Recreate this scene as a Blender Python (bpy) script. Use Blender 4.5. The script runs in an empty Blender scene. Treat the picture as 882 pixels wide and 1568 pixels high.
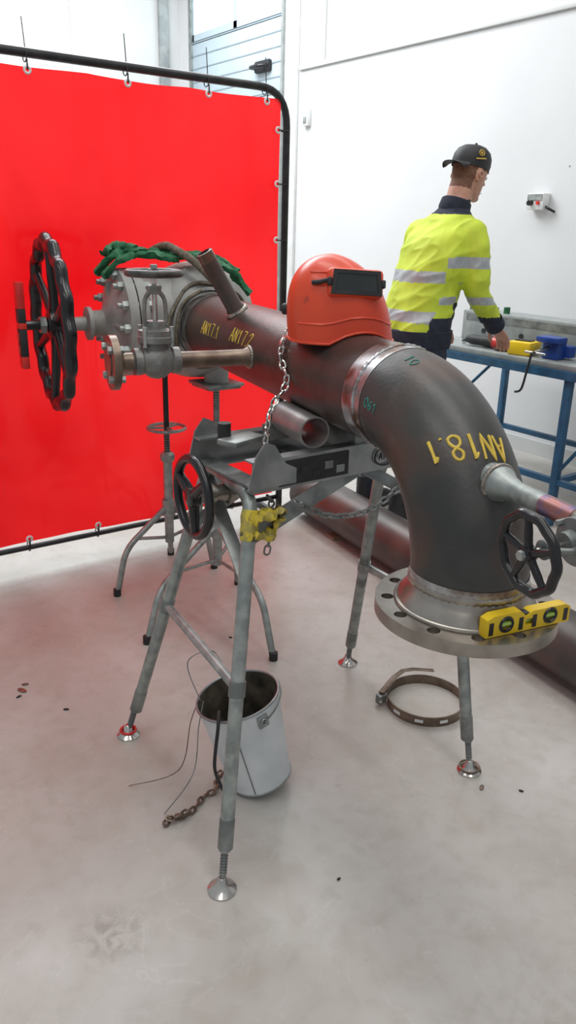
import bpy, bmesh, math, random
from mathutils import Vector, Matrix, noise as mnoise
random.seed(4)
V=Vector
pi=math.pi
scene=bpy.context.scene
scene.view_settings.view_transform='Standard'
# ------------------------------------------------------------ camera
cam=bpy.data.cameras.new("camera"); co=bpy.data.objects.new("camera",cam)
scene.collection.objects.link(co); scene.camera=co
cam.sensor_fit='VERTICAL'; cam.sensor_height=36; cam.sensor_width=36*899/1599
cam.lens=36*1200/1568; cam.clip_start=0.02
R=Matrix.Rotation(math.radians(-36),4,'Z')@Matrix.Rotation(math.radians(70),4,'X')@Matrix.Rotation(math.radians(1.5),4,'Z')
co.matrix_world=Matrix.Translation((0,0,1.44))@R

# ------------------------------------------------------------ materials
def mat(name,c1,c2=None,rough=0.5,metal=0.0,scale=8,lo=.4,hi=.65,bump=0,bscale=60,detail=6,rough2=None,coat=0,c3=None,scale3=3,lo3=.55,hi3=.7,dist=0,c4=None,scale4=10,lo4=.6,hi4=.8):
    m=bpy.data.materials.new(name); m.use_nodes=True; nt=m.node_tree; N=nt.nodes; L=nt.links
    b=N["Principled BSDF"]; b.inputs["Roughness"].default_value=rough; b.inputs["Metallic"].default_value=metal
    b.inputs["Base Color"].default_value=(*c1,1)
    if coat: b.inputs["Coat Weight"].default_value=coat
    tc=N.new("ShaderNodeTexCoord")
    if c2 is None: c2=tuple(x*.88 for x in c1)
    n=N.new("ShaderNodeTexNoise"); n.inputs["Scale"].default_value=scale; n.inputs["Detail"].default_value=detail; n.inputs["Distortion"].default_value=dist
    L.new(tc.outputs["Object"],n.inputs["Vector"])
    r=N.new("ShaderNodeValToRGB"); r.color_ramp.elements[0].position=lo; r.color_ramp.elements[1].position=hi
    r.color_ramp.elements[0].color=(*c1,1); r.color_ramp.elements[1].color=(*c2,1)
    L.new(n.outputs["Fac"],r.inputs["Fac"]); out=r.outputs["Color"]
    for cc,ss,l_,h_,off in ((c3,scale3,lo3,hi3,(5.3,2.1,9.7)),(c4,scale4,lo4,hi4,(1.7,8.2,4.4))):
        if not cc: continue
        n3=N.new("ShaderNodeTexNoise"); n3.inputs["Scale"].default_value=ss; n3.inputs["Detail"].default_value=8
        mp=N.new("ShaderNodeMapping"); mp.inputs["Location"].default_value=off; L.new(tc.outputs["Object"],mp.inputs["Vector"]); L.new(mp.outputs[0],n3.inputs["Vector"])
        r3=N.new("ShaderNodeValToRGB"); r3.color_ramp.elements[0].position=l_; r3.color_ramp.elements[1].position=h_
        r3.color_ramp.elements[0].color=(0,0,0,1); r3.color_ramp.elements[1].color=(1,1,1,1); L.new(n3.outputs["Fac"],r3.inputs["Fac"])
        mx=N.new("ShaderNodeMixRGB"); L.new(r3.outputs["Color"],mx.inputs["Fac"]); L.new(out,mx.inputs["Color1"]); mx.inputs["Color2"].default_value=(*cc,1); out=mx.outputs["Color"]
    L.new(out,b.inputs["Base Color"])
    if rough2 is not None:
        mr=N.new("ShaderNodeMapRange"); mr.inputs["To Min"].default_value=rough; mr.inputs["To Max"].default_value=rough2
        mr.inputs["From Min"].default_value=.3; mr.inputs["From Max"].default_value=.7
        L.new(n.outputs["Fac"],mr.inputs["Value"]); L.new(mr.outputs[0],b.inputs["Roughness"])
    if bump:
        nb=N.new("ShaderNodeTexNoise"); nb.inputs["Scale"].default_value=bscale; nb.inputs["Detail"].default_value=4
        L.new(tc.outputs["Object"],nb.inputs["Vector"])
        bp=N.new("ShaderNodeBump"); bp.inputs["Strength"].default_value=bump; bp.inputs["Distance"].default_value=.004
        L.new(nb.outputs["Fac"],bp.inputs["Height"]); L.new(bp.outputs[0],b.inputs["Normal"])
    return m
galv=mat("galvanised_steel",(.27,.30,.29),(.42,.45,.43),rough=.38,metal=.6,scale=25,rough2=.5,c3=(.17,.18,.17),scale3=14,lo3=.56,hi3=.72)
galvd=mat("worn_galvanised_steel",(.17,.185,.18),(.31,.325,.315),rough=.42,metal=.5,scale=18)
zinc=mat("zinc_plate",(.36,.375,.38),(.25,.265,.27),rough=.35,metal=.7,scale=14)
tubest=mat("grey_tube_steel",(.36,.35,.34),(.26,.255,.25),rough=.4,metal=.45,scale=14)
chrome=mat("bright_steel",(.62,.6,.57),(.45,.43,.4),rough=.22,metal=1,scale=20)
machined=mat("machined_steel",(.42,.39,.35),(.30,.27,.24),rough=.32,metal=.9,scale=16,c3=(.19,.14,.11),scale3=6,lo3=.55,hi3=.75)
weldband=mat("ground_weld_steel",(.52,.53,.55),(.30,.29,.28),rough=.32,metal=.85,scale=22,c3=(.17,.11,.08),scale3=12,lo3=.48,hi3=.6)
bead=mat("weld_bead",(.22,.20,.18),(.4,.36,.3),rough=.35,metal=.8,scale=60,bump=.8,bscale=150)
pipe_m=mat("mill_scale_pipe",(.042,.033,.029),(.080,.063,.055),rough=.40,metal=.25,scale=7,lo=.35,hi=.7,dist=.6,bump=.15,bscale=90,c3=(.105,.055,.036),scale3=5,lo3=.52,hi3=.78,c4=(.125,.108,.095),scale4=14,lo4=.64,hi4=.88)
elbow_m=mat("mill_scale_elbow",(.043,.043,.042),(.085,.083,.077),rough=.40,metal=.25,scale=5,lo=.35,hi=.7,dist=.7,bump=.12,bscale=120,c3=(.105,.056,.038),scale3=4,lo3=.57,hi3=.76,c4=(.13,.124,.112),scale4=11,lo4=.60,hi4=.85)
rustpipe=mat("rusty_pipe",(.060,.053,.050),(.10,.082,.072),rough=.4,metal=.3,scale=6,c3=(.15,.055,.04),scale3=3,lo3=.5,hi3=.7)
valve_m=mat("cast_grey_paint",(.34,.34,.325),(.26,.255,.24),rough=.55,metal=.1,scale=12,bump=.25,bscale=160,c3=(.19,.165,.14),scale3=8,lo3=.58,hi3=.75)
valved=mat("cast_grey_dark",(.17,.17,.16),(.26,.26,.245),rough=.45,metal=.3,scale=30,bump=.2,bscale=140)
wheeld=mat("dark_grey_handwheel",(.05,.048,.045),(.10,.095,.09),rough=.45,metal=.4,scale=30)
brownst=mat("oxidised_steel",(.15,.11,.085),(.25,.19,.145),rough=.38,metal=.7,scale=20)
black=mat("black_gloss_paint",(.007,.007,.009),(.017,.017,.019),rough=.30,scale=10,coat=.1)
blackm=mat("black_matte",(.014,.014,.016),(.024,.024,.026),rough=.6,scale=20)
blackst=mat("black_steel_tube",(.02,.02,.023),(.035,.034,.035),rough=.4,metal=.3,scale=20)
orange=mat("helmet_orange_red",(.74,.070,.022),(.62,.048,.016),rough=.38,scale=5,coat=.1,c3=(.42,.05,.03),scale3=22,lo3=.66,hi3=.74)
glass=mat("dark_lens",(.03,.035,.035),(.05,.06,.055),rough=.12,metal=.3,scale=3)
yellow=mat("yellow_plastic",(.85,.58,.02),(.75,.48,.02),rough=.35,scale=10)
tape=mat("yellow_tape",(.62,.48,.04),(.36,.30,.08),rough=.5,scale=40,lo=.45,hi=.6,c3=(.08,.07,.05),scale3=30,lo3=.55,hi3=.6)
paint=mat("yellow_paint_marker",(.72,.52,.08),(.60,.42,.06),rough=.6,scale=40)
teal=mat("teal_paint_marker",(.05,.30,.25),(.04,.22,.19),rough=.6,scale=40)
red=mat("red_plastic",(.65,.03,.02),(.5,.02,.02),rough=.35,scale=10)
vial=mat("green_vial",(.45,.65,.12),(.35,.55,.1),rough=.15,scale=10)
green=mat("green_sling",(.012,.10,.04),(.025,.17,.07),rough=.75,scale=60,bump=.6,bscale=90)
rope=mat("brown_strap",(.10,.085,.06),(.19,.16,.12),rough=.85,scale=60,bump=.5,bscale=200)
white=mat("white_plastic",(.72,.73,.72),(.66,.67,.66),rough=.4,scale=10)
grey=mat("grey_paint",(.25,.27,.27),(.33,.35,.34),rough=.45,metal=.2,scale=12)
bluep=mat("blue_paint",(.02,.085,.17),(.03,.12,.23),rough=.4,scale=15,metal=.1)
blueb=mat("blue_bright",(.01,.05,.28),(.01,.04,.2),rough=.35,scale=15)
hub_m=mat("heat_tint_steel",(.35,.16,.14),(.10,.13,.30),rough=.3,metal=.85,scale=30)
bucketo=mat("bucket_galvanised",(.70,.74,.76),(.60,.64,.66),rough=.38,metal=.15,scale=10)
bucketi=mat("bucket_inside_dark",(.05,.045,.035),(.20,.17,.13),rough=.5,metal=.4,scale=14)  # bucket inside coloured darker than its outside
hivis=mat("hi_vis_yellow",(.56,.68,.045),(.46,.57,.035),rough=.7,scale=9,bump=.5,bscale=14)
reflect=mat("reflective_tape",(.36,.38,.40),(.42,.45,.46),rough=.45,metal=.2,scale=40)
navy=mat("navy_cloth",(.012,.016,.03),(.02,.025,.045),rough=.85,scale=30,bump=.4,bscale=20)
skin=mat("skin",(.52,.28,.20),(.46,.22,.15),rough=.55,scale=20)
hair=mat("short_brown_hair",(.13,.06,.035),(.2,.10,.06),rough=.8,scale=120,bump=.5,bscale=200)
gold=mat("gold_print",(.65,.42,.05),None,rough=.5)
eyew=mat("eye_white",(.8,.8,.78),None,rough=.3)
timber=mat("timber",(.33,.24,.15),(.25,.17,.1),rough=.8,scale=20)

# ------------------------------------------------------------ builder
def basis(a):
    a=V(a).normalized()
    t=V((0,0,1)) if abs(a.z)<.9 else V((1,0,0))
    u=t.cross(a).normalized(); w=a.cross(u).normalized()
    return u,w,a
class M:
    def __init__(s,name): s.name=name; s.bm=bmesh.new(); s.mats=[]
    def mi(s,m):
        if m not in s.mats: s.mats.append(m)
        return s.mats.index(m)
    def add(s,vs,fs,m):
        k=s.mi(m); bv=[s.bm.verts.new(v) for v in vs]
        for f in fs:
            try:
                q=s.bm.faces.new([bv[i] for i in f]); q.material_index=k; q.smooth=True
            except ValueError: pass
        return bv
    def rings(s,rs,m,cap=True,closed=False,wrap=True):
        n=len(rs[0]); vs=[p for r in rs for p in r]; fs=[]
        K=len(rs)
        for i in range(K if closed else K-1):
            a=i*n; b=((i+1)%K)*n
            for j in range(n if wrap else n-1):
                j2=(j+1)%n; fs.append((a+j,a+j2,b+j2,b+j))
        if cap and not closed:
            fs.append(tuple(range(n))[::-1]); fs.append(tuple((K-1)*n+j for j in range(n)))
        return s.add(vs,fs,m)
    def lathe(s,prof,o,axis,m,seg=32,cap=True,closed=False):
        u,w,a=basis(axis); o=V(o)
        rs=[[o+a*h+(u*math.cos(2*pi*j/seg)+w*math.sin(2*pi*j/seg))*max(r,1e-4) for j in range(seg)] for r,h in prof]
        return s.rings(rs,m,cap,closed)
    def cyl(s,p0,p1,r,m,r1=None,seg=20):
        p0=V(p0);p1=V(p1); return s.lathe([(r,0),(r if r1 is None else r1,(p1-p0).length)],p0,p1-p0,m,seg)
    def tube(s,pts,r,m,seg=12,cap=True,closed=False,flat=1.0,smooth=0):
        pts=[V(p) for p in pts]
        if smooth: pts=crom(pts,smooth,closed)
        n=len(pts)
        if not isinstance(r,(list,tuple)): r=[r]*n
        elif len(r)!=n: r=[r[min(len(r)-1,int(i*(len(r)-1)/(n-1)+.5))] for i in range(n)]
        T=[]
        for i in range(n):
            if closed: t=pts[(i+1)%n]-pts[i-1]
            else: t=pts[min(i+1,n-1)]-pts[max(i-1,0)]
            T.append(t.normalized())
        u,w,_=basis(T[0]); rs=[]
        for i in range(n):
            u=(u-T[i]*u.dot(T[i])).normalized(); w=T[i].cross(u)
            rs.append([pts[i]+(u*math.cos(2*pi*j/seg)+w*math.sin(2*pi*j/seg)*flat)*r[i] for j in range(seg)])
        return s.rings(rs,m,cap,closed)
    def box(s,c,size,m,rot=None,bev=0):
        c=V(c); h=V(size)*.5; rot=rot or Matrix.Identity(3)
        P=[c+rot@V((x*h.x,y*h.y,z*h.z)) for x in(-1,1) for y in(-1,1) for z in(-1,1)]
        k=s.mi(m)
        t=bmesh.new(); bv=[t.verts.new(p) for p in P]
        for f in [(0,1,3,2),(4,6,7,5),(0,4,5,1),(2,3,7,6),(0,2,6,4),(1,5,7,3)]: t.faces.new([bv[i] for i in f])
        if bev: bmesh.ops.bevel(t,geom=list(t.edges),offset=bev,segments=2,affect='EDGES',profile=.5)
        t.verts.index_update()
        s.add([v.co.copy() for v in t.verts],[[v.index for v in f.verts] for f in t.faces],m); t.free()
    def sphere(s,c,r,m,seg=16,rg=10,rot=None):
        if not isinstance(r,(tuple,list)): r=(r,r,r)
        rot=rot or Matrix.Identity(3); c=V(c); rs=[]
        for i in range(rg+1):
            a=pi*i/rg; a=min(max(a,.01),pi-.01)
            rs.append([c+rot@V((r[0]*math.sin(a)*math.cos(2*pi*j/seg),r[1]*math.sin(a)*math.sin(2*pi*j/seg),-r[2]*math.cos(a))) for j in range(seg)])
        return s.rings(rs,m)
    def torus(s,c,axis,Rr,r,m,seg=40,ms=10,wav=0,nw=0,flat=1):
        u,w,a=basis(axis); c=V(c); rs=[]
        for i in range(seg):
            t=2*pi*i/seg; rr=Rr+wav*math.cos(nw*t); d=u*math.cos(t)+w*math.sin(t)
            rs.append([c+d*(rr+r*math.cos(2*pi*j/ms))+a*r*flat*math.sin(2*pi*j/ms) for j in range(ms)])
        return s.rings(rs,m,closed=True)
    def plate(s,loops,th,o,u,w,m):
        """extruded outline; loops[0] outer, others holes, 2-D"""
        o=V(o);u=V(u).normalized();w=V(w).normalized();n=u.cross(w)
        t=bmesh.new(); es=[]
        for lp in loops:
            vs=[t.verts.new((x,y,0)) for x,y in lp]
            for i in range(len(vs)): es.append(t.edges.new((vs[i],vs[(i+1)%len(vs)])))
        bmesh.ops.triangle_fill(t,use_beauty=True,use_dissolve=False,edges=es,normal=(0,0,1))
        t.verts.index_update(); nv=len(t.verts)
        vs=[o+u*v.co.x+w*v.co.y for v in t.verts]+[o+u*v.co.x+w*v.co.y+n*th for v in t.verts]
        fs=[[v.index for v in f.verts][::-1] for f in t.faces]+[[v.index+nv for v in f.verts] for f in t.faces]
        k=0
        for lp in loops:
            L=len(lp)
            for i in range(L): fs.append((k+i,k+(i+1)%L,nv+k+(i+1)%L,nv+k+i))
            k+=L
        t.free(); s.add(vs,fs,m)
    def done(s,ang=38,recalc=True):
        bm=s.bm
        if recalc: bmesh.ops.recalc_face_normals(bm,faces=bm.faces)
        for e in bm.edges:
            if len(e.link_faces)==2 and e.calc_face_angle(0)>math.radians(ang): e.smooth=False
        lo=V((1e9,)*3);hi=V((-1e9,)*3)
        for v in bm.verts:
            for k in range(3): lo[k]=min(lo[k],v.co[k]);hi[k]=max(hi[k],v.co[k])
        c=(lo+hi)/2; c.z=lo.z
        for v in bm.verts: v.co-=c
        me=bpy.data.meshes.new(s.name); bm.to_mesh(me); bm.free()
        for m in s.mats: me.materials.append(m)
        ob=bpy.data.objects.new(s.name,me); ob.location=c; scene.collection.objects.link(ob); return ob
def crom(P,k,closed=False):
    out=[];n=len(P)
    for i in range(n if closed else n-1):
        if closed: p0,p1,p2,p3=P[i-1],P[i],P[(i+1)%n],P[(i+2)%n]
        else: p0,p1,p2,p3=P[max(i-1,0)],P[i],P[i+1],P[min(i+2,n-1)]
        for j in range(k):
            t=j/k; out.append(.5*((2*p1)+(p2-p0)*t+(2*p0-5*p1+4*p2-p3)*t*t+(3*p1-p0-3*p2+p3)*t**3))
    if not closed: out.append(P[-1].copy())
    return out
def circ(r,n=48,c=(0,0),ph=0): return [(c[0]+r*math.cos(2*pi*i/n+ph),c[1]+r*math.sin(2*pi*i/n+ph)) for i in range(n)]
def rotz(a): return Matrix.Rotation(a,3,'Z')
def frame(x,z):
    x=V(x).normalized(); z=V(z); z=(z-x*z.dot(x)).normalized(); y=z.cross(x)
    return Matrix((x,y,z)).transposed()
def fillet(pts,r,k=6):
    pts=[V(p) for p in pts]; out=[pts[0]]
    for i in range(1,len(pts)-1):
        a=(pts[i-1]-pts[i]).normalized(); b=(pts[i+1]-pts[i]).normalized()
        p0=pts[i]+a*r;p2=pts[i]+b*r
        for j in range(k+1):
            t=j/k; out.append(p0*(1-t)**2+pts[i]*2*t*(1-t)+p2*t*t)
    out.append(pts[-1]); return out
def handwheel(o,c,axis,Rr,r,m,spokes=5,wav=0,nw=0,dish=0,flat=1.0,spr=None,hubr=None):
    u,w,a=basis(axis); c=V(c)
    o.torus(c,axis,Rr,r,m,seg=96 if wav else 48,ms=12,wav=wav,nw=nw)
    hc=c+a*dish; hubr=hubr or r*1.7; spr=spr or r*.8
    o.lathe([(hubr*.7,-r*1.3),(hubr,-r*1.0),(hubr,r*1.0),(hubr*.7,r*1.3)],hc,a,m,20)
    for i in range(spokes):
        t=2*pi*i/spokes+.4; d=u*math.cos(t)+w*math.sin(t)
        o.tube([hc+d*hubr*.6,hc+d*Rr*.5+ -a*dish*.3,c+d*(Rr-r*.4)],[spr*1.15,spr,spr*.9],m,seg=10,smooth=4)
def chain(o,path,m,pitch=.021,wl=.029,ww=.019,wr=.0032):
    P=[V(p) for p in path]; P=crom(P,12)
    pts=[P[0]]; acc=0
    for i in range(1,len(P)):
        seg=P[i]-P[i-1];L=seg.length; q=pitch-acc
        while q<=L and L>0: pts.append(P[i-1]+seg*(q/L)); q+=pitch
        acc=(L-(q-pitch))
    for i in range(len(pts)-1):
        c=(pts[i]+pts[i+1])/2; d=(pts[i+1]-pts[i]).normalized(); u,w,_=basis(d)
        if i%2: u,w=w,-u
        ang=.5; u=u*math.cos(ang)+w*math.sin(ang)
        hl=(wl-ww)/2; R2=ww/2-wr
        lp=[c+d*hl+ (d*math.cos(t)+u*math.sin(t))*R2 for t in [-pi/2+pi*k/5 for k in range(6)]]+[c-d*hl- (d*math.cos(t)+u*math.sin(t))*R2 for t in [-pi/2+pi*k/5 for k in range(6)]]
        o.tube(lp,wr,m,seg=6,closed=True)

# ------------------------------------------------------------ ROOM
WX=4.46; WY=8.25
floor_m=bpy.data.materials.new("concrete_floor"); floor_m.use_nodes=True
nt=floor_m.node_tree;N=nt.nodes;L=nt.links;b=N["Principled BSDF"]
tc=N.new("ShaderNodeTexCoord")
def noise(sc,det=8,dist=0,loc=(0,0,0),ssc=(1,1,1)):
    mp=N.new("ShaderNodeMapping"); mp.inputs["Location"].default_value=loc; mp.inputs["Scale"].default_value=ssc; L.new(tc.outputs["Object"],mp.inputs[0])
    n=N.new("ShaderNodeTexNoise"); n.inputs["Scale"].default_value=sc;n.inputs["Detail"].default_value=det;n.inputs["Distortion"].default_value=dist
    L.new(mp.outputs[0],n.inputs["Vector"]); return n.outputs["Fac"]
def ramp(x,p):
    r=N.new("ShaderNodeValToRGB"); e=r.color_ramp.elements
    while len(e)<len(p): e.new(.5)
    for i,(q,c) in enumerate(p): e[i].position=q; e[i].color=(*c,1)
    L.new(x,r.inputs[0]); return r.outputs[0]
def mixc(f,a,c):
    m=N.new("ShaderNodeMixRGB"); L.new(f,m.inputs[0]); L.new(a,m.inputs[1])
    if isinstance(c,tuple): m.inputs[2].default_value=(*c,1)
    else: L.new(c,m.inputs[2])
    return m.outputs[0]
def mul(a,b_):
    m=N.new("ShaderNodeMath");m.operation='MULTIPLY';L.new(a,m.inputs[0])
    if isinstance(b_,float): m.inputs[1].default_value=b_
    else: L.new(b_,m.inputs[1])
    return m.outputs[0]
base=ramp(noise(1.6,10,.4),[(.3,(.41,.38,.345)),(.52,(.475,.45,.415)),(.72,(.53,.51,.48))])
blot=ramp(noise(6,12,.6,(3,7,1)),[(.45,(0,0,0)),(.75,(.55,.55,.55))])
base=mixc(blot,base,(.37,.325,.275))
fine=ramp(noise(22,10,.3,(2,2,8)),[(.48,(0,0,0)),(.78,(.38,.38,.38))])
base=mixc(fine,base,(.32,.28,.24))
spots=ramp(noise(38,3,0,(9,2,4)),[(.75,(0,0,0)),(.79,(1,1,1))]); ar=ramp(noise(2.2,2,0,(1,5,8)),[(.54,(0,0,0)),(.70,(.7,.7,.7))])
base=mixc(mul(spots,ar),base,(.10,.08,.06))
scr=ramp(noise(3,4,2.5,(4,4,4)),[(.494,(0,0,0)),(.5,(.25,.25,.25)),(.506,(0,0,0))])
base=mixc(scr,base,(.62,.60,.57))
for (sx,sy,sr,am) in ((.46,1.23,.10,.6),(.62,2.75,.10,.3),(1.05,.55,.22,.2),(.86,3.0,.12,.25)):
    vm=N.new("ShaderNodeVectorMath"); vm.operation='DISTANCE'; L.new(tc.outputs["Object"],vm.inputs[0]); vm.inputs[1].default_value=(sx-.9,sy-2.6,.1)
    mr=N.new("ShaderNodeMapRange"); mr.inputs["From Min"].default_value=sr; mr.inputs["From Max"].default_value=0; mr.inputs["To Max"].default_value=am; L.new(vm.outputs["Value"],mr.inputs["Value"])
    dn=ramp(noise(30,8,.5,(sx,sy,3)),[(.45,(0,0,0)),(.62,(1,1,1))])
    base=mixc(mul(dn,mr.outputs[0]),base,(.15,.12,.09))
L.new(base,b.inputs["Base Color"])
rr=ramp(noise(5,6),[(.3,(.24,.24,.24)),(.7,(.44,.44,.44))]); L.new(rr,b.inputs["Roughness"])
o=M("floor"); o.box((0.9,2.6,-.05),(7.2,11.4,.1),floor_m); o.done()
wall_m=mat("white_painted_wall",(.66,.665,.67),(.63,.635,.64),rough=.6,scale=1.5,bump=.05,bscale=200,c3=(.58,.58,.57),scale3=26,lo3=.72,hi3=.76)
wall2=mat("grey_white_panel",(.58,.59,.58),(.54,.55,.54),rough=.5,scale=2)
door_m=mat("door_panel_white",(.48,.58,.64),(.45,.55,.61),rough=.3,scale=3)
groove=mat("door_groove",(.30,.37,.41),None,rough=.5)
DY0,DY1,DH=6.36,8.1,3.9
o=M("wall_right"); o.box((WX+.06,(-3.1+DY0)/2,2.3),(.12,DY0+3.1,4.6),wall_m); o.done()
o=M("wall_right_header"); o.box((WX+.06,(DY0+WY)/2,(DH+4.6)/2),(.12,WY-DY0-.002,4.6-DH),wall_m); o.done()
o=M("wall_right_pier"); o.box((WX+.06,(DY1+WY)/2,DH/2),(.12,WY-DY1,DH),wall_m); o.done()
o=M("wall_back"); o.box(((WX+.12-2.7)/2,WY+.06,2.3),(WX+.12+2.7,.12,4.6),wall2); o.done()
o=M("trim_1")
o.box((WX-.012,(-3.1+6.12)/2,2.71),(.022,9.22,.035),wall2,bev=.004); o.done()
o=M("trim_2"); o.box((WX-.008,5.79,3.66),(.014,.022,1.86),wall2); o.done()
o=M("trim_3"); o.box((WX-.015,6.24,2.3),(.028,.20,4.59),white,bev=.005); o.box((WX-.03,6.335,2.3),(.05,.03,4.59),grey,bev=.004); o.done()
o=M("trim_4")
for x,w in [(-.35,.04),(.55,.05),(1.55,.03),(2.35,.03),(3.3,.06)]: o.box((x,WY-.012,2.3),(w,.022,4.59),wall2,bev=.003)
o.box((.3,WY-.03,3.15),(2.6,.03,.04),wall2); o.box((4.25,WY-.03,2.3),(.10,.05,4.59),grey,bev=.004); o.done()
o=M("baseboard_right"); o.box((WX-.008,1.5,.05),(.014,9.2,.10),wall2); o.done()
glow_m=bpy.data.materials.new("emissive_door_glazing"); glow_m.use_nodes=True
sb=glow_m.node_tree.nodes["Principled BSDF"]; sb.inputs["Emission Color"].default_value=(.82,.93,1,1); sb.inputs["Emission Strength"].default_value=2.2; sb.inputs["Base Color"].default_value=(.7,.8,.85,1)  # added panel glows to brighten the door top, standing in for daylight
o=M("door_1")
z=.01;k0=0
while z<DH-.05:
    sh_=.17 if k0==0 else .6
    hh=min(sh_-.01,DH-z); glz=(k0==6)
    xb=WX+.055
    if glz:
        o.box((xb+.01,(DY0+DY1)/2,z+hh/2),(.02,DY1-DY0-.02,hh-.012),glow_m)
        for yy in (DY0+.05,(DY0+DY1)/2,DY1-.05): o.box((xb,yy,z+hh/2),(.05,.06,hh-.012),door_m)
        for zz in (z+.035,z+hh-.04): o.box((xb,(DY0+DY1)/2,zz),(.05,DY1-DY0-.02,.06),door_m)
    else:
        o.box((xb,(DY0+DY1)/2,z+hh/2-.004),(.05,DY1-DY0-.02,hh-.010),door_m,bev=.006)
        if k0:
            for k in range(1,5): o.box((WX+.029,(DY0+DY1)/2,z+hh*k/5),(.008,DY1-DY0-.04,.010),groove)
        o.box((WX+.05,(DY0+DY1)/2,z+hh),(.05,DY1-DY0-.04,.012),groove)
    z+=sh_;k0+=1
o.box((WX+.03,DY0+.03,1.9),(.04,.05,3.78),galv); o.box((WX+.03,DY1-.03,1.9),(.04,.05,3.78),galv)
o.box((WX+.01,6.72,2.80),(.05,.24,.10),blackm,bev=.02); o.tube([(WX-.0,6.62,2.80),(WX-.07,6.66,2.79),(WX-.07,6.80,2.79),(WX-.0,6.84,2.80)],.018,black,smooth=4)
o.done()
o=M("wall_switch"); o.box((WX-.02,5.99,2.32),(.04,.08,.13),white,bev=.006); o.box((WX-.043,5.99,2.30),(.008,.04,.05),grey,bev=.002); o.done()
o=M("emergency_stop_box"); o.box((WX-.035,3.46,1.63),(.07,.13,.10),white,bev=.008); o.box((WX-.073,3.46,1.655),(.008,.11,.035),galv)
o.cyl((WX-.07,3.485,1.62),(WX-.10,3.485,1.62),.016,black); o.cyl((WX-.07,3.43,1.62),(WX-.085,3.43,1.62),.011,red)
o.tube([(WX-.03,3.40,1.60),(WX-.05,3.37,1.59),(WX-.01,3.345,1.57)],.008,blackm,smooth=3); o.done()
o=M("wall_anchor_marks")
for i in range(16):
    y=2.8+random.random()*.55; zz=1.75+random.random()*.95; o.cyl((WX+.001,y,zz),(WX-.002,y,zz),.006,grey,seg=8)
o.done()
# ------------------------------------------------------------ WELDING SCREEN
SY=3.17; SX0,SX1=.15,2.24
cm=bpy.data.materials.new("red_translucent_vinyl"); cm.use_nodes=True; nt=cm.node_tree;N=nt.nodes;L=nt.links;N.clear()
tc=N.new("ShaderNodeTexCoord")
out=N.new("ShaderNodeOutputMaterial"); tr=N.new("ShaderNodeBsdfTranslucent"); df=N.new("ShaderNodeBsdfDiffuse"); gl=N.new("ShaderNodeBsdfGlossy")
c=ramp(noise(1.1,3,.3),[(.35,(.74,.006,.009)),(.65,(.97,.026,.028))])  # lighter and darker reds put the backlit patches into the vinyl colour
L.new(c,tr.inputs[0]); L.new(c,df.inputs[0]); gl.inputs["Roughness"].default_value=.10; gl.inputs[0].default_value=(1,.8,.8,1)
m1=N.new("ShaderNodeMixShader"); m1.inputs[0].default_value=.30; L.new(tr.outputs[0],m1.inputs[1]); L.new(df.outputs[0],m1.inputs[2])
m2=N.new("ShaderNodeMixShader"); fr=N.new("ShaderNodeFresnel"); fr.inputs[0].default_value=1.4; L.new(fr.outputs[0],m2.inputs[0]); L.new(m1.outputs[0],m2.inputs[1]); L.new(gl.outputs[0],m2.inputs[2]); L.new(m2.outputs[0],out.inputs[0])
o=M("welding_screen")
ZB,ZT=.115,2.005
pth=fillet([(SX0,SY,ZB),(SX0,SY,ZT),(SX1,SY,ZT),(SX1,SY,ZB)],.15,8)
o.tube(pth,.0165,blackst,seg=14); o.tube([(SX0,SY,ZB),(SX1,SY,ZB)],.012,blackst)
for x in (SX0,SX1):
    o.tube([(x,SY,ZB+.05),(x,SY,.017)],.0165,blackst); o.tube([(x,SY-.02,.017),(x,SY+.3,.017)],.0165,blackst)
nx,nz=90,50; x0,x1,z0,z1=SX0+.05,SX1-.04,ZB+.025,ZT-.040
vs=[];fs=[]
for i in range(nz+1):
    for j in range(nx+1):
        x=x0+(x1-x0)*j/nx; z=z0+(z1-z0)*i/nz
        vs.append((x,SY+.010*math.sin(x*7+z*1.3)+.005*math.sin(z*5+x*3)+.003*math.sin(x*23+z),z-.006*abs(math.sin(x*7.2))*(i==nz)))
for i in range(nz):
    for j in range(nx): a=i*(nx+1)+j; fs.append((a,a+1,a+nx+2,a+nx+1))
o.add(vs,fs,cm)
def grom(x,z,dx,dz):
    y=SY-.018
    o.torus((x,y,z),(0,1,0),.011,.005,white,seg=16,ms=6)
    o.tube([(x,y-.004,z),(x+dx,SY-.022,z+dz)],.003,blackm,seg=6); o.torus((x+dx*1.35,SY,z+dz*1.35),(1,0,0) if dz else (0,0,1),.020,.0022,blackm,seg=16,ms=6)
for x in (.35,.62,1.08,1.47,1.83,2.12):
    grom(x,z1-.018,0,.035); o.tube([(x,SY-.01,ZT+.015),(x-.006,SY-.012,ZT+.11)],.0020,blackm,seg=5)
for z in (.35,.7,1.05,1.38,1.62,1.84): grom(x1-.018,z,.035,0)
for x in (.55,.93,1.24,1.6,1.95): grom(x,z0+.02,0,-.03)
o.done(recalc=False)

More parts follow.
